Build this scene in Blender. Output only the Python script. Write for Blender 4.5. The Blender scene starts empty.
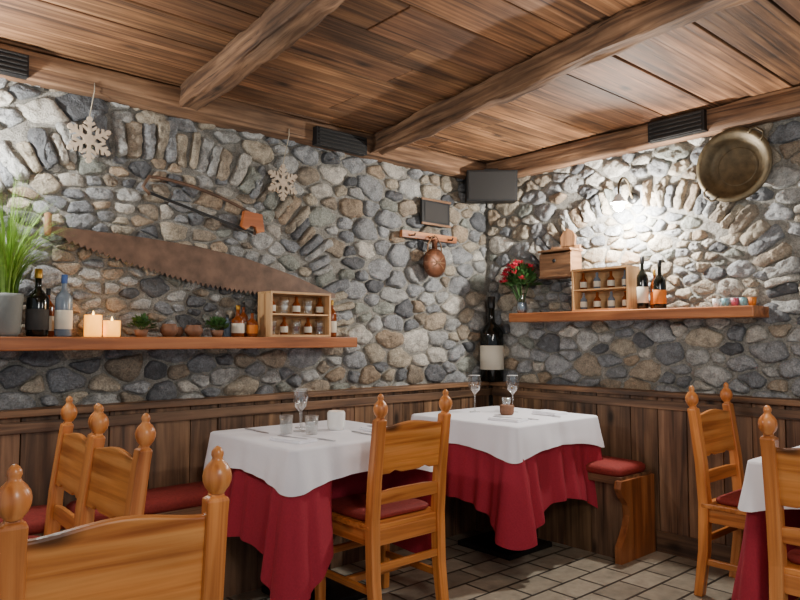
import bpy, math, random
import numpy as np
from mathutils import Vector, Matrix, noise
random.seed(7)
R = random.random
def U(a,b): return a+(b-a)*random.random()
def lin(c):
    return tuple(((v/255.0)/12.92 if v/255.0<=0.04045 else ((v/255.0+0.055)/1.055)**2.4) for v in c[:3])

# ------------------------------------------------------------ materials
def newmat(name):
    m=bpy.data.materials.new(name); m.use_nodes=True
    nt=m.node_tree; b=nt.nodes.get("Principled BSDF")
    return m,nt,b
def simple(name,c,rough=0.5,metal=0.0,trans=0.0,emit=0.0,ecol=None,ior=1.45,bump=0,bscale=40,var=0.0):
    m,nt,b=newmat(name)
    col=lin(c)+(1,)
    b.inputs['Base Color'].default_value=col
    b.inputs['Roughness'].default_value=rough
    b.inputs['Metallic'].default_value=metal
    b.inputs['Transmission Weight'].default_value=trans
    b.inputs['IOR'].default_value=ior
    if emit>0:
        b.inputs['Emission Color'].default_value=lin(ecol or c)+(1,)
        b.inputs['Emission Strength'].default_value=emit
    if bump>0 or var>0:
        tc=nt.nodes.new('ShaderNodeTexCoord'); n=nt.nodes.new('ShaderNodeTexNoise')
        n.inputs['Scale'].default_value=bscale; n.inputs['Detail'].default_value=5
        nt.links.new(tc.outputs['Object'],n.inputs['Vector'])
        if bump>0:
            bp=nt.nodes.new('ShaderNodeBump'); bp.inputs['Strength'].default_value=bump; bp.inputs['Distance'].default_value=0.01
            nt.links.new(n.outputs['Fac'],bp.inputs['Height']); nt.links.new(bp.outputs['Normal'],b.inputs['Normal'])
        if var>0:
            r=nt.nodes.new('ShaderNodeValToRGB')
            r.color_ramp.elements[0].position=0.3; r.color_ramp.elements[1].position=0.7
            r.color_ramp.elements[0].color=tuple(v*(1-var) for v in col[:3])+(1,)
            r.color_ramp.elements[1].color=tuple(min(1,v*(1+var)) for v in col[:3])+(1,)
            nt.links.new(n.outputs['Fac'],r.inputs['Fac']); nt.links.new(r.outputs['Color'],b.inputs['Base Color'])
    return m
def thin_glass(name,tintc=(1,1,1),base=.10):
    m=bpy.data.materials.new(name); m.use_nodes=True; nt=m.node_tree; nt.nodes.clear()
    o=nt.nodes.new('ShaderNodeOutputMaterial'); mx=nt.nodes.new('ShaderNodeMixShader'); t=nt.nodes.new('ShaderNodeBsdfTransparent'); g=nt.nodes.new('ShaderNodeBsdfGlossy')
    t.inputs[0].default_value=tuple(tintc)+(1,); g.inputs[0].default_value=(1,1,1,1); g.inputs['Roughness'].default_value=.04
    lw=nt.nodes.new('ShaderNodeLayerWeight'); lw.inputs['Blend'].default_value=.4
    mr=nt.nodes.new('ShaderNodeMapRange'); mr.inputs[3].default_value=base; mr.inputs[4].default_value=.9
    nt.links.new(lw.outputs['Facing'],mr.inputs[0]); nt.links.new(mr.outputs[0],mx.inputs[0])
    nt.links.new(t.outputs[0],mx.inputs[1]); nt.links.new(g.outputs[0],mx.inputs[2]); nt.links.new(mx.outputs[0],o.inputs[0])
    return m
def wood(name,dark,mid,light,rough=0.55,sl=1.6,sc=28,knots=True,bump=0.35,stain=0.5,cracks=0.0):
    m,nt,b=newmat(name); N=nt.nodes; L=nt.links
    at=N.new('ShaderNodeAttribute'); at.attribute_name='g'
    ti=N.new('ShaderNodeAttribute'); ti.attribute_name='tint'
    def scaled(v):
        x=N.new('ShaderNodeVectorMath'); x.operation='MULTIPLY'; x.inputs[1].default_value=v
        L.new(at.outputs['Vector'],x.inputs[0]); return x.outputs[0]
    n1=N.new('ShaderNodeTexNoise'); n1.inputs['Scale'].default_value=1; n1.inputs['Detail'].default_value=8; n1.inputs['Distortion'].default_value=0.5
    L.new(scaled((sl,sc,sc)),n1.inputs['Vector'])
    r=N.new('ShaderNodeValToRGB'); e=r.color_ramp.elements
    e[0].position=0.28; e[0].color=lin(dark)+(1,); e[1].position=0.72; e[1].color=lin(light)+(1,)
    k=e.new(0.5); k.color=lin(mid)+(1,)
    L.new(n1.outputs['Fac'],r.inputs['Fac'])
    n2=N.new('ShaderNodeTexNoise'); n2.inputs['Scale'].default_value=1; n2.inputs['Detail'].default_value=5
    L.new(scaled((2.2,6,6)),n2.inputs['Vector'])
    mr=N.new('ShaderNodeMapRange'); mr.inputs[1].default_value=0.35; mr.inputs[2].default_value=0.65
    mr.inputs[3].default_value=1-stain; mr.inputs[4].default_value=1.15
    L.new(n2.outputs['Fac'],mr.inputs[0])
    mx=N.new('ShaderNodeVectorMath'); mx.operation='SCALE'
    L.new(r.outputs['Color'],mx.inputs[0]); L.new(mr.outputs[0],mx.inputs['Scale'])
    m2=N.new('ShaderNodeVectorMath'); m2.operation='MULTIPLY'
    L.new(mx.outputs[0],m2.inputs[0]); L.new(ti.outputs['Color'],m2.inputs[1])
    out=m2.outputs[0]
    if knots:
        v=N.new('ShaderNodeTexVoronoi'); v.inputs['Scale'].default_value=1
        L.new(scaled((2.2,5,5)),v.inputs['Vector'])
        k2=N.new('ShaderNodeMapRange'); k2.inputs[1].default_value=0.05; k2.inputs[2].default_value=0.15
        k2.inputs[3].default_value=0.22; k2.inputs[4].default_value=1.0
        L.new(v.outputs['Distance'],k2.inputs[0])
        m3=N.new('ShaderNodeVectorMath'); m3.operation='SCALE'
        L.new(out,m3.inputs[0]); L.new(k2.outputs[0],m3.inputs['Scale']); out=m3.outputs[0]
    if cracks>0:
        n3=N.new('ShaderNodeTexNoise'); n3.inputs['Scale'].default_value=1; n3.inputs['Detail'].default_value=3
        L.new(scaled((1.1,60,60)),n3.inputs['Vector'])
        c2=N.new('ShaderNodeMapRange'); c2.inputs[1].default_value=0.30; c2.inputs[2].default_value=0.37
        c2.inputs[3].default_value=1-cracks; c2.inputs[4].default_value=1.0
        L.new(n3.outputs['Fac'],c2.inputs[0])
        m4=N.new('ShaderNodeVectorMath'); m4.operation='SCALE'
        L.new(out,m4.inputs[0]); L.new(c2.outputs[0],m4.inputs['Scale']); out=m4.outputs[0]
    L.new(out,b.inputs['Base Color'])
    b.inputs['Roughness'].default_value=rough
    bp=N.new('ShaderNodeBump'); bp.inputs['Strength'].default_value=bump; bp.inputs['Distance'].default_value=0.006
    L.new(n1.outputs['Fac'],bp.inputs['Height']); L.new(bp.outputs['Normal'],b.inputs['Normal'])
    return m
W_CEIL=wood('ceiling_wood',(70,46,30),(132,92,60),(176,130,90),0.7,1.3,40,True,0.6,0.5,.7)
W_BEAM=wood('beam_wood',(66,46,34),(122,90,64),(164,128,96),0.8,1.6,38,True,1.0,0.45,.7)
W_PANEL=wood('panel_wood',(66,48,36),(116,86,62),(150,116,86),0.55,1.5,28,True,0.4,0.45,.6)
W_SHELF=wood('shelf_wood',(116,64,30),(168,100,54),(196,130,76),0.45,1.5,25,False,0.2,0.25)
W_CHAIR=wood('pine_chair',(156,84,36),(200,124,60),(220,150,84),0.32,1.6,40,True,0.12,0.2)
W_CRATE=wood('crate_wood',(160,116,74),(204,160,110),(224,184,134),0.5,2,40,False,0.2,0.15)
W_OLD=wood('old_wood',(80,56,38),(136,98,66),(170,126,88),0.6,3,40,False,0.4,0.3)
def stone_mat(name,mortar=False):
    m,nt,b=newmat(name); N=nt.nodes; L=nt.links
    tc=N.new('ShaderNodeTexCoord')
    n1=N.new('ShaderNodeTexNoise'); n1.inputs['Scale'].default_value=18; n1.inputs['Detail'].default_value=9; n1.inputs['Roughness'].default_value=0.72
    n2=N.new('ShaderNodeTexNoise'); n2.inputs['Scale'].default_value=120; n2.inputs['Detail'].default_value=6
    L.new(tc.outputs['Object'],n1.inputs['Vector']); L.new(tc.outputs['Object'],n2.inputs['Vector'])
    mr=N.new('ShaderNodeMapRange'); mr.inputs[1].default_value=0.3; mr.inputs[2].default_value=0.7; mr.inputs[3].default_value=0.5; mr.inputs[4].default_value=1.45
    L.new(n1.outputs['Fac'],mr.inputs[0])
    mr2=N.new('ShaderNodeMapRange'); mr2.inputs[1].default_value=0.3; mr2.inputs[2].default_value=0.7; mr2.inputs[3].default_value=0.66; mr2.inputs[4].default_value=1.34
    L.new(n2.outputs['Fac'],mr2.inputs[0])
    mm=N.new('ShaderNodeMath'); mm.operation='MULTIPLY'; L.new(mr.outputs[0],mm.inputs[0]); L.new(mr2.outputs[0],mm.inputs[1])
    sc=N.new('ShaderNodeVectorMath'); sc.operation='SCALE'
    if mortar: sc.inputs[0].default_value=lin((142,139,131))
    else:
        at=N.new('ShaderNodeAttribute'); at.attribute_name='tint'; L.new(at.outputs['Color'],sc.inputs[0])
    L.new(mm.outputs[0],sc.inputs['Scale']); L.new(sc.outputs[0],b.inputs['Base Color'])
    b.inputs['Roughness'].default_value=0.7 if not mortar else 0.95
    ad=N.new('ShaderNodeMath'); ad.operation='ADD'; L.new(n1.outputs['Fac'],ad.inputs[0]); 
    ms=N.new('ShaderNodeMath'); ms.operation='MULTIPLY'; ms.inputs[1].default_value=0.4; L.new(n2.outputs['Fac'],ms.inputs[0]); L.new(ms.outputs[0],ad.inputs[1])
    bp=N.new('ShaderNodeBump'); bp.inputs['Strength'].default_value=1.0; bp.inputs['Distance'].default_value=0.022
    L.new(ad.outputs[0],bp.inputs['Height']); L.new(bp.outputs['Normal'],b.inputs['Normal'])
    return m
STONE=stone_mat('river_stone'); MORTAR=stone_mat('mortar',True)
def floor_mat():
    m,nt,b=newmat('floor_tiles'); N=nt.nodes; L=nt.links
    tc=N.new('ShaderNodeTexCoord')
    br=N.new('ShaderNodeTexBrick'); br.offset=0.5; br.squash=1.0
    br.inputs['Scale'].default_value=1.0; br.inputs['Brick Width'].default_value=0.25; br.inputs['Row Height'].default_value=0.165
    br.inputs['Mortar Size'].default_value=0.008; br.inputs['Mortar Smooth'].default_value=0.3; br.inputs['Bias'].default_value=0
    br.inputs['Color1'].default_value=lin((164,154,136))+(1,); br.inputs['Color2'].default_value=lin((130,121,106))+(1,)
    br.inputs['Mortar'].default_value=lin((54,48,42))+(1,)
    L.new(tc.outputs['Object'],br.inputs['Vector'])
    n=N.new('ShaderNodeTexNoise'); n.inputs['Scale'].default_value=11; n.inputs['Detail'].default_value=9; n.inputs['Roughness'].default_value=.65
    L.new(tc.outputs['Object'],n.inputs['Vector'])
    mr=N.new('ShaderNodeMapRange'); mr.inputs[1].default_value=0.3; mr.inputs[2].default_value=0.7; mr.inputs[3].default_value=0.62; mr.inputs[4].default_value=1.2
    L.new(n.outputs['Fac'],mr.inputs[0])
    s=N.new('ShaderNodeVectorMath'); s.operation='SCALE'; L.new(br.outputs['Color'],s.inputs[0]); L.new(mr.outputs[0],s.inputs['Scale'])
    L.new(s.outputs[0],b.inputs['Base Color']); b.inputs['Roughness'].default_value=0.36
    bp=N.new('ShaderNodeBump'); bp.invert=True; bp.inputs['Strength'].default_value=0.6; bp.inputs['Distance'].default_value=0.004
    L.new(br.outputs['Fac'],bp.inputs['Height']); L.new(bp.outputs['Normal'],b.inputs['Normal'])
    return m
FLOOR=floor_mat()
RED=simple('red_cloth',(156,36,54),0.85,bump=0.15,bscale=120,var=0.1)
WHITE=simple('white_cloth',(240,240,246),0.85,bump=0.08,bscale=60)
CUSH=simple('red_cushion',(132,44,38),0.8,bump=0.2,bscale=90,var=0.15)
BLACK=simple('black_metal',(18,18,18),0.4)
BLACKP=simple('black_plastic',(14,14,15),0.55)
GRILLE=simple('grille',(34,32,30),0.7)
RUST=simple('saw_steel',(100,76,60),0.5,metal=0.25,bump=0.2,bscale=14,var=0.4)
BRASS=simple('aged_brass',(86,74,52),0.5,metal=0.45,bump=0.15,bscale=25,var=0.35)
COPPER=simple('aged_copper',(108,68,46),0.45,metal=0.5,bump=0.2,bscale=30,var=0.3)
GLASS=thin_glass('clear_glass',(.92,.95,.95),.10)
DKGL=simple('dark_bottle_glass',(14,16,12),0.08)
AMBER=simple('amber_spirit',(120,56,16),0.1)
CLEARB=simple('clear_spirit_bottle',(150,170,190),0.08,trans=0.6)
LABEL=simple('paper_label',(214,208,190),0.7)
LABELO=simple('orange_label',(206,120,40),0.7)
LABELB=simple('blue_label',(60,90,150),0.6)
GOLD=simple('gold_foil',(180,140,60),0.35,metal=0.8)
POT=simple('grey_pot',(120,124,120),0.6,bump=0.2)
TERRA=simple('brown_pot',(120,82,58),0.6,var=0.2)
LEAF=simple('leaf_green',(58,96,44),0.6,var=0.3)
GRASS=simple('grass_green',(120,156,60),0.6,var=0.3)
FLOWER=simple('red_flower',(190,34,60),0.7)
CANDLE=simple('lit_candle_wax',(250,200,90),0.6,emit=2.2,ecol=(255,160,36))
FLAME=simple('flame',(255,220,140),0.6,emit=12,ecol=(255,200,100))
CERAM=simple('white_ceramic',(235,235,232),0.25)
STEEL=simple('cutlery_steel',(205,205,210),0.28,metal=.8)
BULB=simple('bulb',(255,250,235),0.5,emit=260,ecol=(255,246,232))
SNOW=simple('bleached_wood',(190,172,150),0.7,bump=0.3,var=0.15)
STRING=simple('string',(170,160,140),0.9)
CHALK=simple('chalkboard',(56,54,52),0.8)
TEAL=simple('teal_ceramic',(120,170,180),0.4)
PINK=simple('pink_ceramic',(190,90,110),0.4)

# ------------------------------------------------------------ mesh builder
class MB:
    def __init__(s): s.v=[];s.f=[];s.m=[];s.sm=[];s.t=[];s.g=[];s.mats=[]
    def mi(s,mat):
        if mat not in s.mats: s.mats.append(mat)
        return s.mats.index(mat)
    def add(s,vs,fs,mat,tint=(1,1,1),g=None,smooth=False):
        o=len(s.v); k=s.mi(mat)
        s.v+= [tuple(v) for v in vs]
        s.g+= [tuple(x) for x in (g if g is not None else vs)]
        s.t+= [(tint[0],tint[1],tint[2],1.0)]*len(vs)
        for f in fs: s.f.append(tuple(i+o for i in f)); s.m.append(k); s.sm.append(smooth)
    def box(s,c,size,mat,tint=None,M=None,ax=None):
        if tint is None: tint=(1,1,1)
        h=[x/2 for x in size]
        if ax is None: ax=max(range(3),key=lambda i:size[i])
        off=(U(-20,20),U(-20,20),U(-20,20)); o=[i for i in range(3) if i!=ax]
        vs=[];gs=[]
        for a in (-1,1):
            for b in (-1,1):
                for d in (-1,1):
                    p=Vector((a*h[0],b*h[1],d*h[2]))
                    gs.append((p[ax]+off[0],p[o[0]]+off[1],p[o[1]]+off[2]))
                    q=p+Vector(c) if M is None else M@(p+Vector(c))
                    vs.append(q)
        s.add(vs,[(0,1,3,2),(4,6,7,5),(0,4,5,1),(2,3,7,6),(0,2,6,4),(1,5,7,3)],mat,tint,gs)
    def lathe(s,prof,c,mat,seg=20,M=None,tint=(1,1,1),smooth=True,caps=True):
        vs=[];gs=[]
        for r,z in prof:
            for i in range(seg):
                a=2*math.pi*i/seg
                p=Vector((r*math.cos(a),r*math.sin(a),z)); gs.append((p.z,p.x,p.y))
                q=p if M is None else M@p
                vs.append(q+Vector(c))
        fs=[]
        for j in range(len(prof)-1):
            for i in range(seg):
                k=(i+1)%seg; fs.append((j*seg+i,j*seg+k,(j+1)*seg+k,(j+1)*seg+i))
        if caps:
            fs.append(tuple(reversed(range(seg)))); fs.append(tuple((len(prof)-1)*seg+i for i in range(seg)))
        s.add(vs,fs,mat,tint,gs,smooth)
    def tube(s,pts,rad,mat,seg=8,tint=(1,1,1)):
        pts=[Vector(p) for p in pts]; n=len(pts); vs=[];gs=[]
        if not hasattr(rad,'__len__'): rad=[rad]*n
        L=0; up=None
        for i,p in enumerate(pts):
            d=(pts[min(i+1,n-1)]-pts[max(i-1,0)]).normalized()
            if up is None:
                up=Vector((0,0,1)) if abs(d.z)<0.9 else Vector((1,0,0))
            x=d.cross(up).normalized(); y=x.cross(d).normalized(); up=y
            if i>0: L+=(p-pts[i-1]).length
            for k in range(seg):
                a=2*math.pi*k/seg
                w=x*math.cos(a)*rad[i]+y*math.sin(a)*rad[i]
                vs.append(p+w); gs.append((L,math.cos(a)*rad[i],math.sin(a)*rad[i]))
        fs=[]
        for j in range(n-1):
            for i in range(seg):
                k=(i+1)%seg; fs.append((j*seg+i,j*seg+k,(j+1)*seg+k,(j+1)*seg+i))
        fs.append(tuple(reversed(range(seg)))); fs.append(tuple((n-1)*seg+i for i in range(seg)))
        s.add(vs,fs,mat,tint,gs,True)
    def extr(s,outline,th,mat,M,tint=(1,1,1),gswap=False):
        n=len(outline); vs=[];gs=[]; off=(U(-9,9),U(-9,9))
        for y in (-th/2,th/2):
            for x,z in outline:
                vs.append(M@Vector((x,y,z)))
                gs.append((x+off[0],y,z+off[1]) if not gswap else (z+off[0],y,x+off[1]))
        fs=[tuple(range(n)),tuple(reversed(range(n,2*n)))]
        for i in range(n):
            k=(i+1)%n; fs.append((i,i+n,k+n,k))
        s.add(vs,fs,mat,tint,gs)
    def sweepsq(s,secs,mat,tint=(1,1,1),smooth=False):
        off=(U(-9,9),U(-9,9),U(-9,9)); vs=[];gs=[]
        for x,y,z,hx,hy in secs:
            for a,b in ((-1,-1),(1,-1),(1,1),(-1,1)):
                vs.append((x+a*hx,y+b*hy,z)); gs.append((z+off[0],a*hx+off[1],b*hy+off[2]))
        fs=[(3,2,1,0)]
        for j in range(len(secs)-1):
            for i in range(4):
                k=(i+1)%4; fs.append((j*4+i,j*4+k,(j+1)*4+k,(j+1)*4+i))
        q=(len(secs)-1)*4; fs.append((q,q+1,q+2,q+3))
        s.add(vs,fs,mat,tint,gs,smooth)
    def mesh(s,name):
        me=bpy.data.meshes.new(name); me.from_pydata(s.v,[],s.f)
        for m in s.mats: me.materials.append(m)
        me.polygons.foreach_set('material_index',s.m); me.polygons.foreach_set('use_smooth',s.sm)
        a=me.attributes.new('tint','FLOAT_COLOR','POINT'); a.data.foreach_set('color',np.array(s.t,dtype=np.float32).ravel())
        a=me.attributes.new('g','FLOAT_VECTOR','POINT'); a.data.foreach_set('vector',np.array(s.g,dtype=np.float32).ravel())
        me.update(); return me
    def obj(s,name,parent=None,bevel=0,loc=None,rot=0):
        o=bpy.data.objects.new(name,s.mesh(name)); bpy.context.collection.objects.link(o)
        if bevel:
            b=o.modifiers.new('bevel','BEVEL'); b.width=bevel; b.segments=2; b.limit_method='ANGLE'; b.angle_limit=math.radians(40)
        if parent: o.parent=parent
        if loc: o.location=loc
        o.rotation_euler[2]=rot
        return o
def empty(name,loc=(0,0,0)):
    e=bpy.data.objects.new(name,None); bpy.context.collection.objects.link(e); e.location=loc; e.empty_display_size=0.1
    return e
def tint(v=0.2,base=1.0):
    a=base*U(1-v,1+v); return (a*U(.97,1.04),a,a*U(.92,1.06))

XR=3.97; YL=3.50; XMIN=-1.6; YMIN=-1.6; HC=2.55; WH=0.93

# ------------------------------------------------------------ floor, ceiling
b=MB(); b.add([(XMIN,YMIN,0),(XR+.1,YMIN,0),(XR+.1,YL+.1,0),(XMIN,YL+.1,0),(XMIN,YMIN,-.1),(XR+.1,YMIN,-.1),(XR+.1,YL+.1,-.1),(XMIN,YL+.1,-.1)],
  [(0,1,2,3),(7,6,5,4),(0,4,5,1),(1,5,6,2),(2,6,7,3),(3,7,4,0)],FLOOR); b.obj('floor')
b=MB(); y=YL+.1
while y>YMIN:
    w=U(.19,.30)
    xs=[XMIN]; x=XMIN+U(.8,3)
    while x<XR: xs.append(x); x+=U(2.2,3.6)
    xs.append(XR+.1)
    for i in range(len(xs)-1):
        dz=U(0,.010)
        b.box(((xs[i]+xs[i+1])/2,y-w/2,HC+.02+dz),(xs[i+1]-xs[i]-.004,w-.009,.04),W_CEIL,tint(.28,1.0),ax=0)
    y-=w
b.box(((XMIN+XR+.1)/2,(YMIN+YL+.1)/2,HC+.075),(XR+.1-XMIN,YL+.1-YMIN,.05),BLACKP)
b.obj('ceiling',bevel=.003)

def beam(name,p0,p1,w,h,seed,rough=.012):
    p0=Vector(p0);p1=Vector(p1); d=(p1-p0); L=d.length; d.normalize(); x=d.cross(Vector((0,0,1))).normalized(); z=Vector((0,0,1))
    n=int(L/.05)+2; seg=24; vs=[];gs=[]
    for j in range(n):
        t=j/(n-1); c=p0+d*L*t
        for i in range(seg):
            a=2*math.pi*(i+.5)/seg; ca,sa=math.cos(a),math.sin(a)
            pw=.28
            u=(abs(ca)**pw)*(1 if ca>0 else -1)*w/2; v=(abs(sa)**pw)*(1 if sa>0 else -1)*h/2
            nn=noise.noise(Vector((t*L*2.5+seed,ca*1.3,sa*1.3)))*rough*1.8+noise.noise(Vector((t*L*9+seed,ca*3,sa*3)))*rough*.9
            l=math.hypot(u,v); u+=u/l*nn; v+=v/l*nn
            vs.append(c+x*u+z*v); gs.append((t*L+seed,u,v))
    fs=[]
    for j in range(n-1):
        for i in range(seg):
            k=(i+1)%seg; fs.append((j*seg+i,j*seg+k,(j+1)*seg+k,(j+1)*seg+i))
    fs.append(tuple(reversed(range(seg)))); fs.append(tuple((n-1)*seg+i for i in range(seg)))
    b=MB(); b.add(vs,fs,W_BEAM,(1,1,1),gs,True); return b.obj(name)
beam('ceiling_beam',(1.52,3.44,2.495),(1.06,-1.6,2.495),.105,.12,3,.016)
beam('ceiling_beam',(2.79,3.44,2.49),(2.04,-1.6,2.49),.09,.115,11,.014)
beam('trim_1',(XMIN,3.44,2.485),(3.9,3.44,2.485),.12,.13,23,.006)
beam('trim_2',(3.90,3.5,2.48),(3.90,YMIN,2.48),.13,.135,37,.006)

# ------------------------------------------------------------ stone walls
def in_arch(u,v,A,extra=0):
    cu,cv,ru,rv=A
    return v>cv-.02 and ((u-cu)/(ru+extra))**2+(max(0,v-cv)/(rv+extra))**2<1
PAL=[((146,148,149),5),((122,125,128),3.6),((168,168,164),3.6),((170,159,140),3.2),((150,137,119),2.6),((96,98,101),1.4),((190,185,174),2),((138,141,132),1.5),((160,141,118),1.4)]
def pick():
    t=sum(w for _,w in PAL)*R()
    for c,w in PAL:
        t-=w
        if t<=0: break
    k=U(.8,1.15); l=lin(c); return (l[0]*k,l[1]*k,l[2]*k)
def stone(b,poly,to3d,base,dep,ci,n=26):
    P=[Vector(p) for p in poly]
    for it in range(2):
        Q=[]; f=.86 if it==0 else .78
        for i in range(len(P)):
            a=P[i];c=P[(i+1)%len(P)]; Q+= [a*f+c*(1-f),a*(1-f)+c*f]
        P=Q
    Ls=[(P[(i+1)%len(P)]-P[i]).length for i in range(len(P))]; T=sum(Ls)
    if T<.06: return
    out=[];k=0;acc=0
    for i in range(n):
        s=T*i/n
        while acc+Ls[k]<s and k<len(P)-1: acc+=Ls[k];k+=1
        f=(s-acc)/max(Ls[k],1e-9); out.append(P[k].lerp(P[(k+1)%len(P)],min(1,f)))
    c=Vector((sum(p.x for p in out)/n,sum(p.y for p in out)/n))
    sd=U(0,100); tx,tz=U(-.2,.2),U(-.2,.2)
    rings=[(1.0,-.6),(1.0,.2),(.96,.56),(.87,.80),(.66,.95),(.32,1.0)]
    vs=[]
    for sc,h in rings:
        for p in out:
            q=c+(p-c)*sc
            nn=noise.noise(Vector((q.x*26+sd,q.y*26,sd)))+.5*noise.noise(Vector((q.x*60+sd,q.y*60,sd)))
            dd=base+dep*h+(0 if h<0 else (nn*dep*.55*min(1,h*1.4)+(q.x-c.x)*tx+(q.y-c.y)*tz))
            rr=1+.17*noise.noise(Vector((q.x*28,q.y*28,sd)))
            q=c+(q-c)*rr
            vs.append(to3d(q.x,q.y,dd))
    vs.append(to3d(c.x,c.y,base+dep*1.0))
    fs=[]
    for j in range(len(rings)-1):
        for i in range(n):
            k=(i+1)%n; fs.append((j*n+i,j*n+k,(j+1)*n+k,(j+1)*n+i))
    q=(len(rings)-1)*n
    for i in range(n): fs.append((q+i,q+(i+1)%n,len(vs)-1))
    b.add(vs,fs,STONE,ci,None,True)
def clip(poly,m,nrm):
    out=[]
    for i in range(len(poly)):
        a=poly[i];c=poly[(i+1)%len(poly)]
        da=(a[0]-m[0])*nrm[0]+(a[1]-m[1])*nrm[1]; dc=(c[0]-m[0])*nrm[0]+(c[1]-m[1])*nrm[1]
        if da<=0: out.append(a)
        if (da<0<dc) or (dc<0<da):
            t=da/(da-dc); out.append((a[0]+(c[0]-a[0])*t,a[1]+(c[1]-a[1])*t))
    return out
def wall(name,u0,u1,v0,v1,A,to3d,seed,BW=.2):
    random.seed(seed)
    AN=1.55
    pts=[];rad=[]
    cell=.1; grid={}
    def tryadd(u,v,r):
        x=u/AN; gx=int(x//cell);gy=int(v//cell)
        for i in range(gx-2,gx+3):
            for j in range(gy-2,gy+3):
                for k in grid.get((i,j),()):
                    d=(pts[k][0]/AN-x)**2+(pts[k][1]-v)**2
                    if d<((rad[k]+r)*.5)**2: return
        grid.setdefault((gx,gy),[]).append(len(pts)); pts.append((u,v)); rad.append(r)
    for _ in range(900):   # larger boulders first
        u=U(u0,u1);v=U(v0,v1)
        tryadd(u,v,U(.07,.09) if in_arch(u,v,A) else U(.10,.135)) if R()<(.12 if in_arch(u,v,A) else .35) else None
    for _ in range(24000):
        u=U(u0,u1);v=U(v0,v1)
        tryadd(u,v,U(.038,.064) if in_arch(u,v,A) else U(.05,.10))
    P=np.array([(p[0]/AN,p[1]) for p in pts]); b=MB()
    for k,(u,v) in enumerate(pts):
        ina=in_arch(u,v,A); inb=in_arch(u,v,A,BW) and not ina and v>A[1]
        if inb: continue
        d=np.sum((P-P[k])**2,axis=1); idx=np.argsort(d)[1:24]
        x,y=P[k]; poly=[(u0/AN,v0),(u1/AN,v0),(u1/AN,v1),(u0/AN,v1)]
        for i in idx:
            q=P[i]; f=rad[k]/(rad[k]+rad[i]); f=.5+(f-.5)*.85
            poly=clip(poly,(x+(q[0]-x)*f,y+(q[1]-y)*f),(q[0]-x,q[1]-y))
            if len(poly)<3: break
        if len(poly)<3: continue
        poly=[(p[0]*AN,p[1]) for p in poly]
        cx=sum(p[0] for p in poly)/len(poly);cy=sum(p[1] for p in poly)/len(poly)
        gap=U(.005,.012); q=[]
        for p in poly:
            l=math.hypot(p[0]-cx,p[1]-cy); s=max(.3,(l-gap)/l) if l>0 else 1
            q.append((cx+(p[0]-cx)*s,cy+(p[1]-cy)*s))
        stone(b,q,to3d,-.003,U(.018,.030) if ina else U(.024,.040),pick())
    cu,cv,ru,rv=A; a=0.0
    while a<math.pi:
        du=-ru*math.sin(a);dv=rv*math.cos(a); sp=math.hypot(du,dv); w=U(.04,.08); da=w/sp
        def pt(t,off):
            x=cu+ru*math.cos(t);y=cv+rv*math.sin(t); nx=math.cos(t)/ru;ny=math.sin(t)/rv;l=math.hypot(nx,ny)
            return (x+nx/l*off,y+ny/l*off)
        g=.003/sp; ln=BW*U(.7,1.15)
        tt=U(-.02,.02)
        q=[pt(a+g,-.01),pt(a+da-g,-.01),pt(a+da-g+tt,ln*.5),pt(a+da-g+tt+.3*g,ln),pt(a+g+tt,ln),pt(a+g+tt,ln*.5)]
        q=[p for p in q if u0<p[0]<u1 and p[1]<v1+.02]
        if len(q)>=5: stone(b,q,to3d,.002,U(.028,.045),pick())
        a+=da
    return b
w1=MB(); w1.box(((XMIN+XR+.2)/2,YL+.1,HC/2),(XR+.2-XMIN,.2,HC),MORTAR); wl=w1.obj('wall_left')
s=wall('l',XMIN,XR-.03,WH-.04,2.47,(1.42,1.25,1.06,.93),lambda u,v,d:(u,YL-d,v),5); s.obj('stones',parent=wl)
w1=MB(); w1.box((XR+.1,(YMIN+YL)/2,HC/2),(.2,YL-YMIN,HC),MORTAR); wr=w1.obj('wall_right')
s=wall('r',YMIN,YL-.03,WH-.04,2.47,(2.27,1.42,.80,.66),lambda u,v,d:(XR-d,u,v),9,.18); s.obj('stones',parent=wr)
random.seed(31)

# ------------------------------------------------------------ wainscot
b=MB(); x=XMIN
while x<XR-.09:
    w=min(U(.14,.24),XR-.09-x); b.box((x+w/2,YL-.045-U(0,.006),WH/2-.01),(w-.005,.09,WH-.04),W_PANEL,tint(.26),ax=2); x+=w
b.box(((XMIN+XR)/2,YL-.065,WH-.012),(XR-XMIN,.13,.03),W_PANEL,(1.15,1.1,1),ax=0)
b.box(((XMIN+XR)/2,YL-.098,WH-.075),(XR-XMIN,.02,.05),W_PANEL,(1.0,1,1),ax=0)
b.obj('trim_3',bevel=.003)
b=MB(); y=YMIN
while y<YL-.13:
    w=min(U(.14,.24),YL-.13-y); b.box((XR-.045-U(0,.006),y+w/2,WH/2-.01),(.09,w-.005,WH-.04),W_PANEL,tint(.26),ax=2); y+=w
b.box((XR-.065,(YMIN+YL-.13)/2,WH-.012),(.13,YL-.13-YMIN,.03),W_PANEL,(1.15,1.1,1),ax=1)
b.box((XR-.098,(YMIN+YL-.13)/2,WH-.075),(.02,YL-.13-YMIN,.05),W_PANEL,(1,1,1),ax=1)
b.box((XR-.1,(YMIN+2.1)/2,.06),(.02,2.1-YMIN,.12),W_PANEL,(.8,.8,.8),ax=1)
b.obj('trim_4',bevel=.003)

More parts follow.
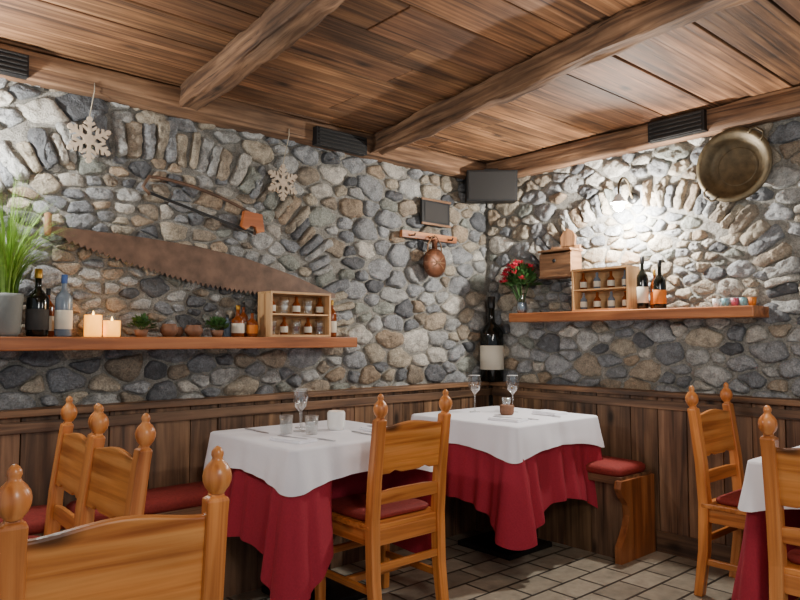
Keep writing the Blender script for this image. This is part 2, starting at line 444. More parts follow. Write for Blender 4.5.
# ------------------------------------------------------------ corner bench
b=MB(); SH=.465; YB=3.07; XB=3.52
x=XMIN
b.box(((XMIN+XR-.11)/2,(YB+YL-.115)/2,SH-.02),(XR-.11-XMIN,YL-.115-YB,.04),W_PANEL,(1.1,1.05,1),ax=0)
while x<XB+.03:
    w=min(U(.14,.22),XB+.05-x)
    if w<.02: break
    b.box((x+w/2,YB+.05,(SH-.04)/2),(w-.004,.025,SH-.04),W_PANEL,tint(.2,.85),ax=2); x+=w
YE=2.12
b.box(((XB+XR-.115)/2,(YE+YB)/2,SH-.02),(XR-.115-XB,YB-YE,.04),W_PANEL,(1.1,1.05,1),ax=1)
y=YE+.02
while y<YB:
    w=min(U(.14,.22),YB+.04-y); b.box((XB+.05,y+w/2,(SH-.04)/2),(.025,w-.004,SH-.04),W_PANEL,tint(.2,.85),ax=2); y+=w
ol=[(0,0),(.34,0),(.34,.45),(-.02,.45),(-.03,.41),(.0,.36),(.05,.31),(.06,.25),(.04,.19),(.0,.13),(-.03,.09),(-.03,0)]
M=Matrix.Translation((XB-.01,YE,0)); b.extr(ol,.04,W_SHELF,M,(.75,.72,.68),True)
def cushion(b,x0,x1,y0,y1,z,h,mat=CUSH):
    cx,cy=(x0+x1)/2,(y0+y1)/2; hx,hy=(x1-x0)/2,(y1-y0)/2
    prof=[(-.012,0),(-.002,h*.3),(-.002,h*.7),(-.016,h*.95),(-.05,h*1.1)]
    vs=[]
    n=24
    for ins,zz in prof:
        for i in range(n):
            a=2*math.pi*(i+.5)/n; ca,sa=math.cos(a),math.sin(a)
            vs.append((cx+(abs(ca)**.22)*math.copysign(1,ca)*(hx+ins),cy+(abs(sa)**.22)*math.copysign(1,sa)*(hy+ins),z+zz))
    vs.append((cx,cy,z+h*1.15))
    fs=[]
    for j in range(len(prof)-1):
        for i in range(n):
            k=(i+1)%n; fs.append((j*n+i,j*n+k,(j+1)*n+k,(j+1)*n+i))
    q=(len(prof)-1)*n
    for i in range(n): fs.append((q+i,q+(i+1)%n,len(vs)-1))
    fs.append(tuple(reversed(range(n))))
    b.add(vs,fs,mat,smooth=True)
for x0,x1 in ((-1.5,-.3),(-.28,.92),(.94,2.14),(2.16,3.36)): cushion(b,x0,x1,YB-.01,YL-.13,SH,.055)
cushion(b,XB-.01,XR-.13,YE+.0,YB-.03,SH,.055)
b.obj('corner_bench')

# ------------------------------------------------------------ shelves
b=MB(); b.box(((XMIN+2.53)/2,YL-.125,1.225),(2.53-XMIN,.25,.06),W_SHELF,ax=0); b.obj('wall_shelf',bevel=.006)
b=MB(); b.box((XR-.115,(1.47+3.10)/2,1.39),(.23,3.10-1.47,.06),W_SHELF,ax=1); b.obj('wall_shelf',bevel=.006)
ZS1=1.256; ZS2=1.421

# ------------------------------------------------------------ chair
def chair_mesh():
    b=MB()
    for sx in (-.195,.195):
        w=.024
        b.sweepsq([(sx,-.235,0,w,w*.85),(sx,-.205,.22,w,w),(sx,-.198,.45,w,w*1.05),(sx,-.212,.64,w,w),(sx,-.24,.86,w,w*.9),(sx,-.246,.90,w*1.05,w*.9),
                   (sx,-.247,.906,.016,.014),(sx,-.248,.914,.015,.013)],W_CHAIR,tint(.06))
        b.lathe([(.016,.910),(.019,.917),(.026,.926),(.0305,.938),(.0315,.950),(.029,.962),(.022,.974),(.014,.982),(.011,.988),(.0135,.994),(.013,1.002),(.008,1.010),(.002,1.014)],(sx,-.252,0),W_CHAIR,16,tint=tint(.05))
        b.sweepsq([(sx,.185,0,.019,.019),(sx,.185,.43,.023,.023)],W_CHAIR,tint(.06))
        b.box((sx,-.01,.395),(.022,.36,.07),W_CHAIR,tint(.06))
        b.box((sx,-.015,.17),(.02,.38,.032),W_CHAIR,tint(.06))
    b.box((0,.185,.395),(.36,.022,.07),W_CHAIR,tint(.06)); b.box((0,-.2,.395),(.36,.022,.07),W_CHAIR,tint(.06))
    b.box((0,.185,.25),(.36,.018,.035),W_CHAIR,tint(.06)); b.box((0,-.005,.17),(.37,.03,.03),W_CHAIR,tint(.06))
    b.box((0,-.21,.27),(.36,.018,.035),W_CHAIR,tint(.06))
    b.box((0,-.0,.44),(.44,.42,.024),W_CHAIR,tint(.06),ax=0)
    lean=math.atan2(.028,.22)
    M=Matrix.Translation((0,-.214,.665))@Matrix.Rotation(lean,4,'X')
    top=[(.185-.37*i/12, .212+.010*math.cos(math.pi*(i-6)/6)) for i in range(13)]
    ol=[(-.185,.0),(-.12,.0),(-.09,.012),(-.05,.0),(.05,.0),(.09,.012),(.12,.0),(.185,.0)]+top
    b.extr(ol,.022,W_CHAIR,M,tint(.05,1.0))
    M=Matrix.Translation((0,-.207,.535))@Matrix.Rotation(lean*.6,4,'X')
    b.extr([(-.185,0),(.185,0),(.185,.055),(.09,.062),(-.09,.062),(-.185,.055)],.02,W_CHAIR,M,tint(.05))
    cushion(b,-.20,.20,-.165,.215,.453,.032)
    return b.mesh('dining_chair')
CM=chair_mesh()
def chair(x,y,deg):
    o=bpy.data.objects.new('dining_chair',CM); bpy.context.collection.objects.link(o)
    o.location=(x,y,0); o.rotation_euler[2]=math.radians(deg)
    m=o.modifiers.new('bevel','BEVEL'); m.width=.005; m.segments=2; m.limit_method='ANGLE'; m.angle_limit=math.radians(50)
chair(2.085,2.52,0)
chair(.548,1.685,-7)
chair(.59,2.36,92)
chair(.60,2.82,88)
chair(3.56,1.375,180)
chair(2.84,.785,-90)

# ------------------------------------------------------------ tables
TH=.785
def cloth(hx,hy,top,L0,off,mat,seed,amp,pushes,center,cornerk=.5,flare=.06):
    b=MB(); rc=.035; per=[]
    hx2,hy2=hx+off,hy+off
    corners=[(hx2-rc,hy2-rc,0),(-hx2+rc,hy2-rc,90),(-hx2+rc,-hy2+rc,180),(hx2-rc,-hy2+rc,270)]
    for ci,(cx,cy,a0) in enumerate(corners):
        for k in range(11):
            a=math.radians(a0+9*k); per.append((cx+rc*math.cos(a),cy+rc*math.sin(a),math.cos(a),math.sin(a)))
        nx=corners[(ci+1)%4]; a1=math.radians(a0+90)
        p0=(cx+rc*math.cos(a1),cy+rc*math.sin(a1)); p1=(nx[0]+rc*math.cos(a1),nx[1]+rc*math.sin(a1))
        for k in range(1,50):
            t=k/50; per.append((p0[0]+(p1[0]-p0[0])*t,p0[1]+(p1[1]-p0[1])*t,math.cos(a1),math.sin(a1)))
    n=len(per); rows=22; vs=[]
    S=[0]
    for i in range(1,n): S.append(S[-1]+math.hypot(per[i][0]-per[i-1][0],per[i][1]-per[i-1][1]))
    for ins,dz in ((.030,0),(.016,0),(.006,-.001)):
        for x,y,nx,ny in per: vs.append((x-nx*ins,y-ny*ins,top+dz))
    for r in range(rows+1):
        t=r/rows
        for i,(x,y,nx,ny) in enumerate(per):
            dc=math.hypot(abs(x)-hx2,abs(y)-hy2); w=math.exp(-(dc/.15)**1.2)
            L=L0*(1+cornerk*w)
            f=amp*t*(math.sin(S[i]*17+seed)+.8*math.sin(S[i]*34+seed*2.3)+.7*math.sin(S[i]*55+seed*4))*(1-.5*w)
            f+=amp*1.6*t*(noise.noise(Vector((S[i]*4,seed,t*1.5))))
            f+=amp*1.2*t*w*math.sin(dc*70+seed)
            o=.004+flare*w*t+.02*t+f
            vs.append((x+nx*o,y+ny*o,top-.006-L*t))
    R_=rows+4; out=[]
    for v in vs:
        p=Vector((v[0]+center[0],v[1]+center[1],v[2]))
        for (cx,cy,dx,dy,hw,fr) in pushes:
            q=Vector((p.x-cx,p.y-cy)); a=q.x*dx+q.y*dy; bb=abs(-q.x*dy+q.y*dx)
            if a<fr and a>-.25 and p.z<top-.04:
                wb=1 if bb<hw else max(0,1-(bb-hw)/.07); wb=wb*wb*(3-2*wb)
                wz=min(1,(top-.04-p.z)/.2); wz=wz*wz*(3-2*wz)
                k=(fr-a)*wb*wz; p.x+=dx*k;p.y+=dy*k
        p.z=max(p.z,.006); out.append(p)
    b.add([Vector(v) for v in out[:n]],[tuple(range(n))],mat,smooth=False)
    fs=[]
    for j in range(R_-1):
        for i in range(n):
            k=(i+1)%n; fs.append((j*n+i,(j+1)*n+i,(j+1)*n+k,j*n+k))
    b.add(out,fs,mat,smooth=True); return b
def table(cx,cy,hx,hy,pushes,seed,red_drop=.41):
    e=empty('dining_table')
    b=MB(); b.box((cx,cy,TH-.035),(2*hx-.01,2*hy-.01,.04),W_PANEL); b.box((cx,cy,.38),(.09,.09,.70),BLACK)
    b.box((cx,cy,.015),(.40,.40,.03),BLACK); b.obj('pedestal',parent=e,bevel=.004)
    cloth(hx,hy,TH-.006,red_drop,0,RED,seed,.016,pushes,(cx,cy),.5,.07).obj('tablecloth_red',parent=e)
    cloth(hx,hy,TH,.125,.006,WHITE,seed+3,.004,[],(cx,cy),.5,.02).obj('tablecloth_white',parent=e)
table(1.985,2.86,.395,.375,[(2.085,2.52,0,1,.225,.235)],1.0)
table(3.27,2.755,.395,.40,[],5.0)
table(3.16,.73,.40,.39,[(2.84,.785,1,0,.225,.235)],9.0)

# ------------------------------------------------------------ tableware
def wine_glass(x,y,z,h=.2,r=.038,flip=False):
    b=MB(); b.lathe([(.034,0),(.034,.003),(.008,.006),(.004,.012),(.004,h*.48),(.012,h*.52),(r*.8,h*.62),(r,h*.76),(r*.85,h)],(x,y,z),GLASS,24,caps=False)
    b.lathe([(r*.85+.0006,h-.001),(r*.85-.0012,h+.0008)],(x,y,z),CERAM,24,caps=False)
    b.obj('wine_glass')
def tumbler(x,y,z,h=.09,r=.034,name='drinking_glass'):
    b=MB(); b.lathe([(.001,.004),(r*.8,0),(r,h),(r*.94,h),(r*.74,.008),(.001,.008)],(x,y,z),GLASS,20,caps=False); b.obj(name)
def cutlery(name,x,y,z,deg):
    b=MB(); M=Matrix.Translation((x,y,z))@Matrix.Rotation(math.radians(deg),4,'Z')
    if name=='fork':
        b.box((0,-.03,.002),(.007,.12,.002),STEEL,M=M); b.box((0,.045,.002),(.022,.03,.002),STEEL,M=M)
        for i in range(4): b.box((-.009+i*.006,.075,.002),(.0035,.04,.002),STEEL,M=M)
    else:
        b.box((0,-.04,.003),(.012,.1,.004),STEEL,M=M); b.extr([(-.009,0),(.009,0),(.009,.11),(.0,.13),(-.009,.12)],.002,STEEL,M@Matrix.Translation((0,.01,.002))@Matrix.Rotation(-math.pi/2,4,'X'))
    b.obj(name)
def napkin(x,y,z,deg):
    b=MB(); M=Matrix.Translation((x,y,z))@Matrix.Rotation(math.radians(deg),4,'Z')
    b.box((0,0,.004),(.11,.2,.008),WHITE,M=M); b.box((.004,.0,.011),(.105,.195,.006),WHITE,M=M); b.obj('folded_napkin',bevel=.002)
zt=TH+.001
tumbler(1.90,2.80,zt); tumbler(1.82,2.90,zt); wine_glass(1.92,2.93,zt,.20,.036); wine_glass(2.0,3.04,zt,.20,.036)
b=MB(); b.lathe([(.038,0),(.045,.02),(.046,.085),(.04,.095),(.036,.095),(.036,.07),(.001,.07)],(2.09,2.86,zt),CERAM,28); b.lathe([(.033,.071),(.033,.088),(.004,.09)],(2.09,2.86,zt),CANDLE,20); b.obj('candle_holder')
napkin(1.72,2.68,zt,10); napkin(2.22,2.68,zt,-8)
for a in ((1.84,2.63,5),(2.10,2.62,-5),(1.76,3.1,180)):
    cutlery('knife',a[0],a[1],zt,a[2])
for a in ((1.72,2.68,10),(2.22,2.68,-8)): cutlery('fork',a[0],a[1],zt+.0145,a[2])
wine_glass(3.235,2.96,zt,.23,.042); wine_glass(3.41,2.80,zt,.23,.042); tumbler(3.47,2.90,zt,.08,.03)
b=MB(); b.lathe([(.034,0),(.042,.01),(.044,.055),(.038,.06),(.036,.06),(.036,.03),(.001,.03)],(3.27,2.73,zt),TERRA,24); b.lathe([(.03,.031),(.03,.05),(.003,.052)],(3.27,2.73,zt),CANDLE,16); b.obj('candle_holder')
napkin(3.05,2.54,zt,8); napkin(3.52,2.6,zt,-10); cutlery('knife',3.18,2.52,zt,4); cutlery('fork',3.05,2.54,zt+.0145,8); cutlery('knife',3.4,2.52,zt,-6)
wine_glass(3.15,.78,zt,.19,.036)
napkin(2.95,.95,zt,80)

# ------------------------------------------------------------ bottles
def bottle(x,y,z,h,r,mat,label=LABEL,cap=BLACK,name='liquor_bottle',sh=.6,nr=.3,lab=(.12,.42),cont=None):
    b=MB()
    b.lathe([(r*.9,0),(r,.008),(r,h*sh),(r*.93,h*(sh+.04)),(r*.6,h*(sh+.10)),(r*nr*1.1,h*(sh+.15)),(r*nr,h*(sh+.2)),(r*nr,h*.97)],(x,y,z),mat,24)
    b.lathe([(r*nr*1.15,h*.86),(r*nr*1.2,h*.87),(r*nr*1.2,h*.995),(r*nr*1.0,h)],(x,y,z),cap,16)
    if label: b.lathe([(r*1.005,h*lab[0]),(r*1.02,h*lab[0]+.001),(r*1.02,h*lab[1]),(r*1.005,h*lab[1]+.001)],(x,y,z),label,24,caps=False)
    b.obj(name)
ys=3.36
bottle(.815,ys-.01,ZS1,.30,.046,DKGL,CHALK,GOLD,sh=.55,lab=(.1,.4))
bottle(.92,ys-.02,ZS1,.28,.037,CLEARB,LABEL,LABELB,sh=.6)
bottle(.875,ys+.06,ZS1,.22,.028,AMBER,LABEL)
bottle(1.80,ys,ZS1,.17,.035,AMBER,LABEL,GOLD,sh=.5); bottle(1.875,ys-.02,ZS1,.15,.03,AMBER,LABELO,BLACK,sh=.5)
bottle(1.86,ys+.05,ZS1,.19,.026,AMBER,LABEL,BLACK,sh=.55); bottle(1.77,ys+.06,ZS1,.12,.022,CLEARB,None)
bottle(2.42,ys,ZS1,.22,.028,AMBER,LABEL,GOLD,sh=.62)
xs_=3.84
bottle(xs_,2.145,ZS2,.32,.033,DKGL,LABEL,BLACK,sh=.6); bottle(xs_,2.035,ZS2,.29,.036,DKGL,LABELO,BLACK,sh=.55,lab=(.1,.38)); 
bottle(xs_+.04,2.09,ZS2,.24,.025,AMBER,LABELO,GOLD)
bottle(3.86,3.36,WH+.004,.62,.085,DKGL,LABEL,BLACK,name='magnum_wine_bottle',sh=.55,nr=.27,lab=(.14,.42))
for x,h in ((1.045,.10),(1.13,.075)):
    b=MB(); b.lathe([(.036,0),(.038,.01),(.038,h),(.034,h-.002),(.03,h-.012),(.002,h-.014)],(x,ys-.03,ZS1),CANDLE,24); b.lathe([(.001,h-.015),(.006,h-.004),(.004,h+.008),(.0005,h+.02)],(x,ys-.03,ZS1),FLAME,10); b.obj('pillar_candle')
def bowlpot(x,y,z,r,h,mat,name='clay_pot'):
    b=MB(); b.lathe([(r*.55,0),(r*.9,h*.3),(r,h*.6),(r*.75,h*.92),(r*.8,h),(r*.7,h),(r*.65,h*.9),(.001,h*.4)],(x,y,z),mat,22); b.obj(name)
bowlpot(1.42,ys,ZS1,.045,.065,TERRA); bowlpot(1.55,ys,ZS1,.048,.06,TERRA); bowlpot(1.485,ys+.05,ZS1,.032,.05,TERRA)
def leafy(b,c,n,r,size,mat,up=.6):
    for i in range(n):
        a=U(0,6.28); e=U(.1,1.3); d=Vector((math.cos(a)*math.cos(e),math.sin(a)*math.cos(e),math.sin(e)*up+.1))
        p=Vector(c)+d*r*U(.5,1); s=size*U(.7,1.3); dd=(d+Vector((U(-.4,.4),U(-.4,.4),U(-.3,.5)))).normalized()
        x=dd.cross(Vector((U(-.3,.3),U(-.3,.3),1))).normalized(); nn=x.cross(dd)
        vs=[p,p+dd*s*.35+x*s*.28+nn*s*.06,p+dd*s*.7+x*s*.22,p+dd*s-nn*s*.1,p+dd*s*.7-x*s*.22,p+dd*s*.35-x*s*.28+nn*s*.06,p+dd*s*.5-nn*s*.06]
        b.add(vs,[(0,1,6),(1,2,6),(2,3,6),(3,4,6),(4,5,6),(5,0,6)],mat,smooth=True)
for x in (1.28,1.68):
    b=MB(); b.lathe([(.025,0),(.034,.035),(.03,.035),(.02,.03),(.001,.03)],(x,ys,ZS1),TERRA,16); leafy(b,(x,ys,ZS1+.035),110,.055,.03,LEAF,.9)
    for i in range(8):
        a=i*.8; b.tube([(x,ys,ZS1+.03),(x+.03*math.cos(a),ys+.03*math.sin(a),ZS1+.06)],.0015,LEAF,5)
    b.obj('potted_herb')
b=MB(); px,py=.69,3.345
b.lathe([(.045,0),(.058,.02),(.066,.17),(.066,.185),(.058,.185),(.055,.165),(.001,.165)],(px,py,ZS1),POT,26)
for i in range(300):
    a=U(0,6.28); ln=U(.32,.60); sp=U(.02,.34); r0=U(0,.04)
    p0=Vector((px+r0*math.cos(a),py+r0*math.sin(a),ZS1+.16)); pts=[]
    oy=math.sin(a)*.2 if math.sin(a)>0 else math.sin(a)*.8
    for k in range(7):
        t=k/6; pts.append(p0+Vector((math.cos(a)*sp*t*t,oy*sp*t*t,ln*(t-.35*t*t*(sp/.3)))))
    w=.0035; side=Vector((-math.sin(a+.5),math.cos(a+.5),0)); vs=[];fs=[]
    for k,p in enumerate(pts):
        ww=w*(1-k/6.5); vs+=[p-side*ww,p+side*ww]
    for k in range(6): fs.append((2*k,2*k+1,2*k+3,2*k+2))
    b.add(vs,fs,GRASS,smooth=True)
b.obj('potted_grass')
b=MB(); c=(3.80,3.03,ZS2)
b.lathe([(.03,0),(.04,.03),(.035,.08),(.025,.12),(.032,.14),(.027,.14),(.02,.12),(.001,.02)],c,GLASS,20)
b.lathe([(.026,.004),(.036,.03),(.031,.075),(.001,.076)],c,CLEARB,16)
for i in range(30):
    a=U(0,6.28);e=U(.1,1.4); p=Vector((c[0]-.02+.10*math.cos(a)*math.cos(e),c[1]+.15*math.sin(a)*math.cos(e),c[2]+.19+.16*math.sin(e)))
    b.tube([(c[0],c[1],c[2]+.03),(c[0]*.5+p.x*.5,c[1]*.5+p.y*.5,c[2]+.16),p],.002,LEAF,5)
    leafy(b,p-Vector((0,0,.008)),12,.010,.026,FLOWER,.8)
leafy(b,(c[0],c[1],c[2]+.17),300,.10,.055,LEAF,1.2)
b.obj('flower_vase')
def crate(cx,cy,z,w,h,d,axis,fill):
    M=Matrix.Translation((cx,cy,z)) if axis=='x' else Matrix.Translation((cx,cy,z))@Matrix.Rotation(-math.pi/2,4,'Z')
    b=MB(); t=.012
    b.box((0,0,t/2),(w,d,t),W_CRATE,M=M); b.box((0,0,h-t/2),(w,d,t),W_CRATE,M=M)
    b.box((-w/2+t/2,0,h/2),(t,d,h-2*t),W_CRATE,M=M,ax=2); b.box((w/2-t/2,0,h/2),(t,d,h-2*t),W_CRATE,M=M,ax=2)
    b.box((0,d/2-.004,h/2),(w-2*t,.008,h-2*t),W_CRATE,tint(0,.8),M=M,ax=0); b.box((0,0,h/2),(w-2*t,d-.01,.008),W_CRATE,M=M,ax=0)
    n=5 if fill=='glass' else 4
    for row in (0,1):
        zz=t+.001 if row==0 else h/2+.005
        for i in range(n):
            xx=-w/2+w*(i+.5)/n; hh=h*.40
            p=M@Vector((xx,-.012,zz))
            if fill=='glass' and (i+row)%2==0:
                b.lathe([(.022,0),(.024,.004),(.02,.02),(.03,hh*.6),(.028,hh*.9),(.025,hh*.9),(.026,hh*.6),(.001,.02)],p,GLASS,14)
                b.lathe([(.012,.021),(.022,hh*.45),(.001,hh*.46)],p,AMBER if i%2==0 else CERAM,12)
            else:
                b.lathe([(.022,0),(.022,hh*.55),(.009,hh*.72),(.009,hh*.98),(.002,hh)],p,AMBER if (i+row)%2 else CLEARB,12)
                b.lathe([(.0225,hh*.12),(.0228,hh*.45)],p,LABEL,12,caps=False)
    b.obj('wooden_display_crate')
crate(2.145,3.335,ZS1,.40,.25,.14,'x','glass'); crate(3.84,2.40,ZS2,.40,.27,.14,'y','bottles')
for y,m in ((1.70,CERAM),(1.65,TEAL),(1.60,PINK),(1.555,TEAL),(1.51,LABELO)):
    b=MB(); b.lathe([(.016,0),(.02,.02),(.022,.045),(.019,.045),(.016,.02),(.001,.006)],(3.83,y,ZS2),m,16); b.tube([(3.83-.02,y-.006,ZS2+.035),(3.83-.032,y-.01,ZS2+.025),(3.83-.019,y-.006,ZS2+.012)],.003,m,6); b.obj('espresso_cup')

# ------------------------------------------------------------ wall decor, left wall
YW=YL-.062
def snowflake(x,z,r):
    b=MB(); M0=Matrix.Translation((x,YW,z))
    for i in range(6):
        M=M0@Matrix.Rotation(i*math.pi/3,4,'Y')
        b.box((0,0,r*.5),(.017,.012,r),SNOW,M=M)
        b.lathe([(.013,-.007),(.013,.007)],(0,0,0),SNOW,10,M=M@Matrix.Translation((0,0,r))@Matrix.Rotation(math.pi/2,4,'X'),smooth=False)
        for q,l in ((.42,.42),(.7,.28)):
            for sg in (-1,1):
                b.box((0,0,r*l*.5),(.013,.011,r*l),SNOW,M=M@Matrix.Translation((0,0,r*q))@Matrix.Rotation(sg*math.pi/3.2,4,'Y'))
    b.lathe([(r*.28,-.007),(r*.28,.007)],(0,0,0),SNOW,6,M=M0@Matrix.Rotation(math.pi/2,4,'X'),smooth=False)
    b.tube([(x,YW,z+r),(x,YW-.002,z+r+.02),(x,3.375,2.42),(x,3.375,2.46)],.0025,STRING,6)
    b.obj('snowflake_ornament')
snowflake(1.04,2.20,.10); snowflake(2.12,2.155,.095)
top=[(.88,1.765),(1.0,1.765),(1.3,1.755),(1.6,1.735),(1.9,1.69),(2.2,1.615),(2.44,1.535),(2.50,1.52)]
ol=list(top)+[(2.50,1.495)]
bot=[]
N=52
for i in range(N+1):
    t=i/N; x=2.42-(2.42-.96)*t; zb=1.505+.20*t**1.1-.07*math.sin(math.pi*t)
    bot.append((x,zb-.012)); bot.append((x-.012,zb+.010))
ol+=bot+[(.88,1.735)]
b=MB(); b.extr(ol,.004,RUST,Matrix.Translation((0,YW,0)))
b.lathe([(.013,-.045),(.017,-.02),(.015,.03),(.018,.055),(.008,.062)],(.87,YW,1.765),W_OLD,14)
b.obj('two_man_saw')
b=MB(); A=[]
for i in range(15):
    t=i/14; x=1.33+.60*t; z=2.065-.13*t+.035*math.sin(math.pi*t)**.7
    A.append((x,YW-.01,z))
b.tube([(1.335,YW-.01,1.975),(1.30,YW-.01,2.01)]+A+[(1.95,YW-.01,1.89),(1.93,YW-.01,1.83)],.009,RUST,8)
b.extr([(1.335,1.975),(1.93,1.83),(1.93,1.845),(1.335,1.99)],.003,BLACK,Matrix.Translation((0,YW-.01,0)))
b.extr([(1.86,1.955),(1.97,1.945),(1.985,1.85),(1.94,1.835),(1.93,1.87),(1.90,1.875),(1.87,1.85),(1.845,1.865)],.03,W_SHELF,Matrix.Translation((0,YW-.015,0)),(1.1,.95,.8))
b.obj('bow_saw')
b=MB(); b.box((3.36,YW,2.125),(.27,.02,.18),BLACKP); b.box((3.36,YW-.011,2.125),(.22,.006,.13),CHALK); b.box((3.36,YW-.012,2.21),(.28,.012,.014),W_OLD); b.box((3.36,YW-.012,2.04),(.28,.012,.014),W_OLD); b.obj('chalkboard_plaque')
b=MB(); b.box((3.30,YW,1.95),(.52,.03,.045),W_SHELF,(1.3,1.3,1.2))
for x in (3.12,3.30,3.48): b.tube([(x,YW-.01,1.945),(x,YW-.05,1.94),(x,YW-.055,1.955)],.006,BLACK,6)
b.obj('peg_rack')
b=MB(); Mx=Matrix.Rotation(math.pi/2,4,'X'); fx,fz=3.30,1.765
b.lathe([(.02,-.035),(.08,-.03),(.10,-.01),(.10,.01),(.08,.03),(.02,.035)],(fx,YW-.055,fz),COPPER,26,M=Mx)
b.lathe([(.02,.0),(.018,.05),(.024,.055),(.024,.07)],(fx,YW-.055,fz+.09),COPPER,14)
b.tube([(fx-.07,YW-.055,fz+.065),(fx-.06,YW-.055,fz+.13),(fx-.02,YW-.055,fz+.183),(fx+.02,YW-.055,fz+.183),(fx+.06,YW-.055,fz+.13),(fx+.07,YW-.055,fz+.065)],.005,W_OLD,6)
for q in (-.6,0,.6): b.tube([(fx+.101*math.cos(a)*math.cos(q),YW-.055-.034*math.sin(a)-.004*abs(math.sin(a)),fz+.101*math.cos(a)*math.sin(q)) for a in [i*math.pi/12 for i in range(13)]],.004,W_OLD,6)
b.obj('copper_flask')
def vent(c,size,axis):
    b=MB(); b.box(c,size,BLACKP)
    n=5
    for i in range(n):
        z=c[2]-size[2]/2+size[2]*(i+.5)/n
        if axis=='y': b.box((c[0],c[1]-size[1]/2-.003,z),(size[0]*.92,.008,size[2]*.09),GRILLE)
        else: b.box((c[0]-size[0]/2-.003,c[1],z),(.008,size[1]*.92,size[2]*.09),GRILLE)
    b.obj('air_vent',bevel=.002)
vent((2.48,3.365,2.45),(.38,.05,.11),'y'); vent((.64,3.365,2.455),(.22,.05,.10),'y'); vent((3.825,1.90,2.475),(.05,.34,.12),'x')
b=MB(); M=Matrix.Translation((3.76,3.27,2.34))@Matrix.Rotation(math.radians(-43),4,'Z')@Matrix.Rotation(math.radians(4),4,'X')
b.box((0,0,0),(.36,.17,.22),BLACKP,M=M); b.box((0,-.088,0),(.34,.008,.20),GRILLE,M=M); b.box((0,.12,.05),(.05,.12,.05),BLACK,M=M)
b.box((0,.0,.115),(.1,.06,.03),BLACK,M=M); b.obj('wall_speaker',bevel=.008)

# ------------------------------------------------------------ right wall decor
XW=XR-.060
b=MB(); Mp=Matrix.Rotation(-math.pi/2,4,'Y'); pc=(XW+.005,1.60,2.20)
b.lathe([(.001,.0),(.13,.0),(.155,.015),(.178,.055),(.205,.062),(.205,.067),(.175,.060),(.150,.02),(.128,.006),(.001,.006)],pc,BRASS,48,M=Mp,caps=False)
b.lathe([(.098,.0065),(.103,.0085),(.108,.0065)],pc,BRASS,40,M=Mp,caps=False)
for sg in (-1,1):
    d=Vector((0,-.65*sg,.76*sg)); s_=Vector((0,.76,.65)) 
    base=Vector((XW-.058,pc[1],pc[2]))+d*.175
    b.tube([base+s_*.04,base+s_*.04+d*.025,base+s_*.025+d*.045,base-s_*.025+d*.045,base-s_*.04+d*.025,base-s_*.04],.006,BRASS,8)
b.obj('brass_pan')
b=MB(); ly=2.24
b.lathe([(.035,0),(.035,.012),(.01,.016)],(XW+.01,ly,2.12),BLACK,18,M=Matrix.Rotation(-math.pi/2,4,'Y'))
pts=[(XW,ly,2.12)]+[(XW-.03-.065*(1-math.cos(a)),ly,2.15+.085*math.sin(a)) for a in [i*math.pi/10 for i in range(11)]]+[(XW-.16,ly,2.12)]
b.tube(pts,.007,BRASS,8)
b.lathe([(.012,.055),(.018,.045),(.04,.012),(.052,0),(.049,0),(.016,.042),(.002,.05)],(XW-.16,ly,2.07),CERAM,22)
b.lathe([(.004,.035),(.018,.025),(.032,-.005),(.028,-.025),(.014,-.038),(.001,-.042)],(XW-.16,ly,2.06),BULB,16)
b.obj('wall_lamp')
b=MB(); cy_=2.735; cz_=1.66
b.box((XW-.005,cy_,cz_+.10),(.015,.23,.22),W_OLD,(1.2,1.15,1.1),ax=2)
b.extr([(-.055,.2),(.055,.2),(.06,.27),(.035,.31),(0,.325),(-.035,.31),(-.06,.27)],.015,W_OLD,Matrix.Translation((XW-.005,cy_-.02,cz_))@Matrix.Rotation(math.pi/2,4,'Z'),(1.2,1.15,1.1),True)
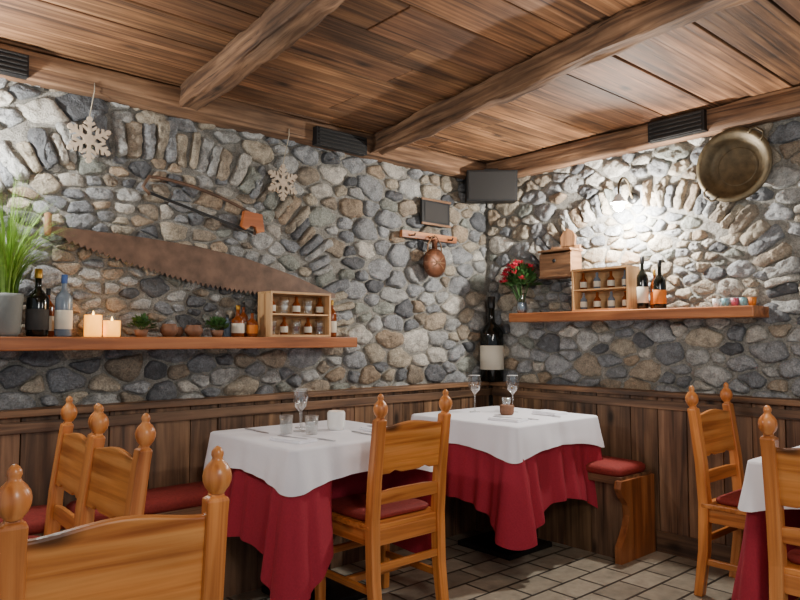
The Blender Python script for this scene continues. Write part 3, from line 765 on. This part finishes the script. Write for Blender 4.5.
b.box((XW-.125,cy_,cz_+.075),(.014,.25,.15),W_OLD,(1.0,1.0,1.0),ax=1)
for dy in (-.118,.118): b.box((XW-.065,cy_+dy,cz_+.08),(.11,.014,.16),W_OLD,(1.0,1.0,1.0),ax=0)
b.box((XW-.065,cy_,cz_-.004),(.145,.26,.012),W_OLD,(1.0,1.0,1.0),ax=1)
b.box((XW-.07,cy_,cz_+.17),(.15,.26,.014),W_OLD,(1.0,1.0,1.0),ax=1)
b.lathe([(.008,0),(.014,.01),(.001,.018)],(XW-.133,cy_,cz_+.1),BLACK,12,M=Matrix.Rotation(-math.pi/2,4,'Y'))
b.obj('wooden_salt_box',bevel=.002)

# ------------------------------------------------------------ lights
def light(name,t,loc,power,col,size=.1):
    l=bpy.data.lights.new(name,t); l.energy=power; l.color=col; l.shadow_soft_size=size
    o=bpy.data.objects.new(name,l); bpy.context.collection.objects.link(o); o.location=loc
    return o
light('sconce_light','POINT',(XW-.14,ly,1.985),88,(1,.96,.90),.03)
light('sconce_light_left','POINT',(.42,3.25,2.06),46,(1,.98,.94),.04)
light('candle_glow','POINT',(1.08,3.22,1.42),.8,(1,.6,.25),.03)
light('fill_light','POINT',(.6,-.5,2.0),84,(1,.95,.88),.2)  # added fill lamp out of view, no pendant fixture; brightens the room
light('fill_light','POINT',(2.4,1.1,1.8),22,(1,.92,.82),.15)  # added fill without a fixture, lifts ceiling and right side
light('fill_light','POINT',(.2,1.7,2.1),6,(1,.95,.88),.15)  # weak added fill, unseen past the left edge
w=bpy.data.worlds.new('world'); bpy.context.scene.world=w; w.use_nodes=True
w.node_tree.nodes['Background'].inputs[0].default_value=(.78,.88,1,1); w.node_tree.nodes['Background'].inputs[1].default_value=.55

# ------------------------------------------------------------ camera
cd=bpy.data.cameras.new('camera'); cd.lens=31.05; cd.sensor_width=36; cd.clip_start=.05
co=bpy.data.objects.new('camera',cd); bpy.context.collection.objects.link(co)
co.location=(0,0,1.25); co.rotation_euler=(math.radians(90+3.15),0,math.radians(-41.4))
bpy.context.scene.camera=co
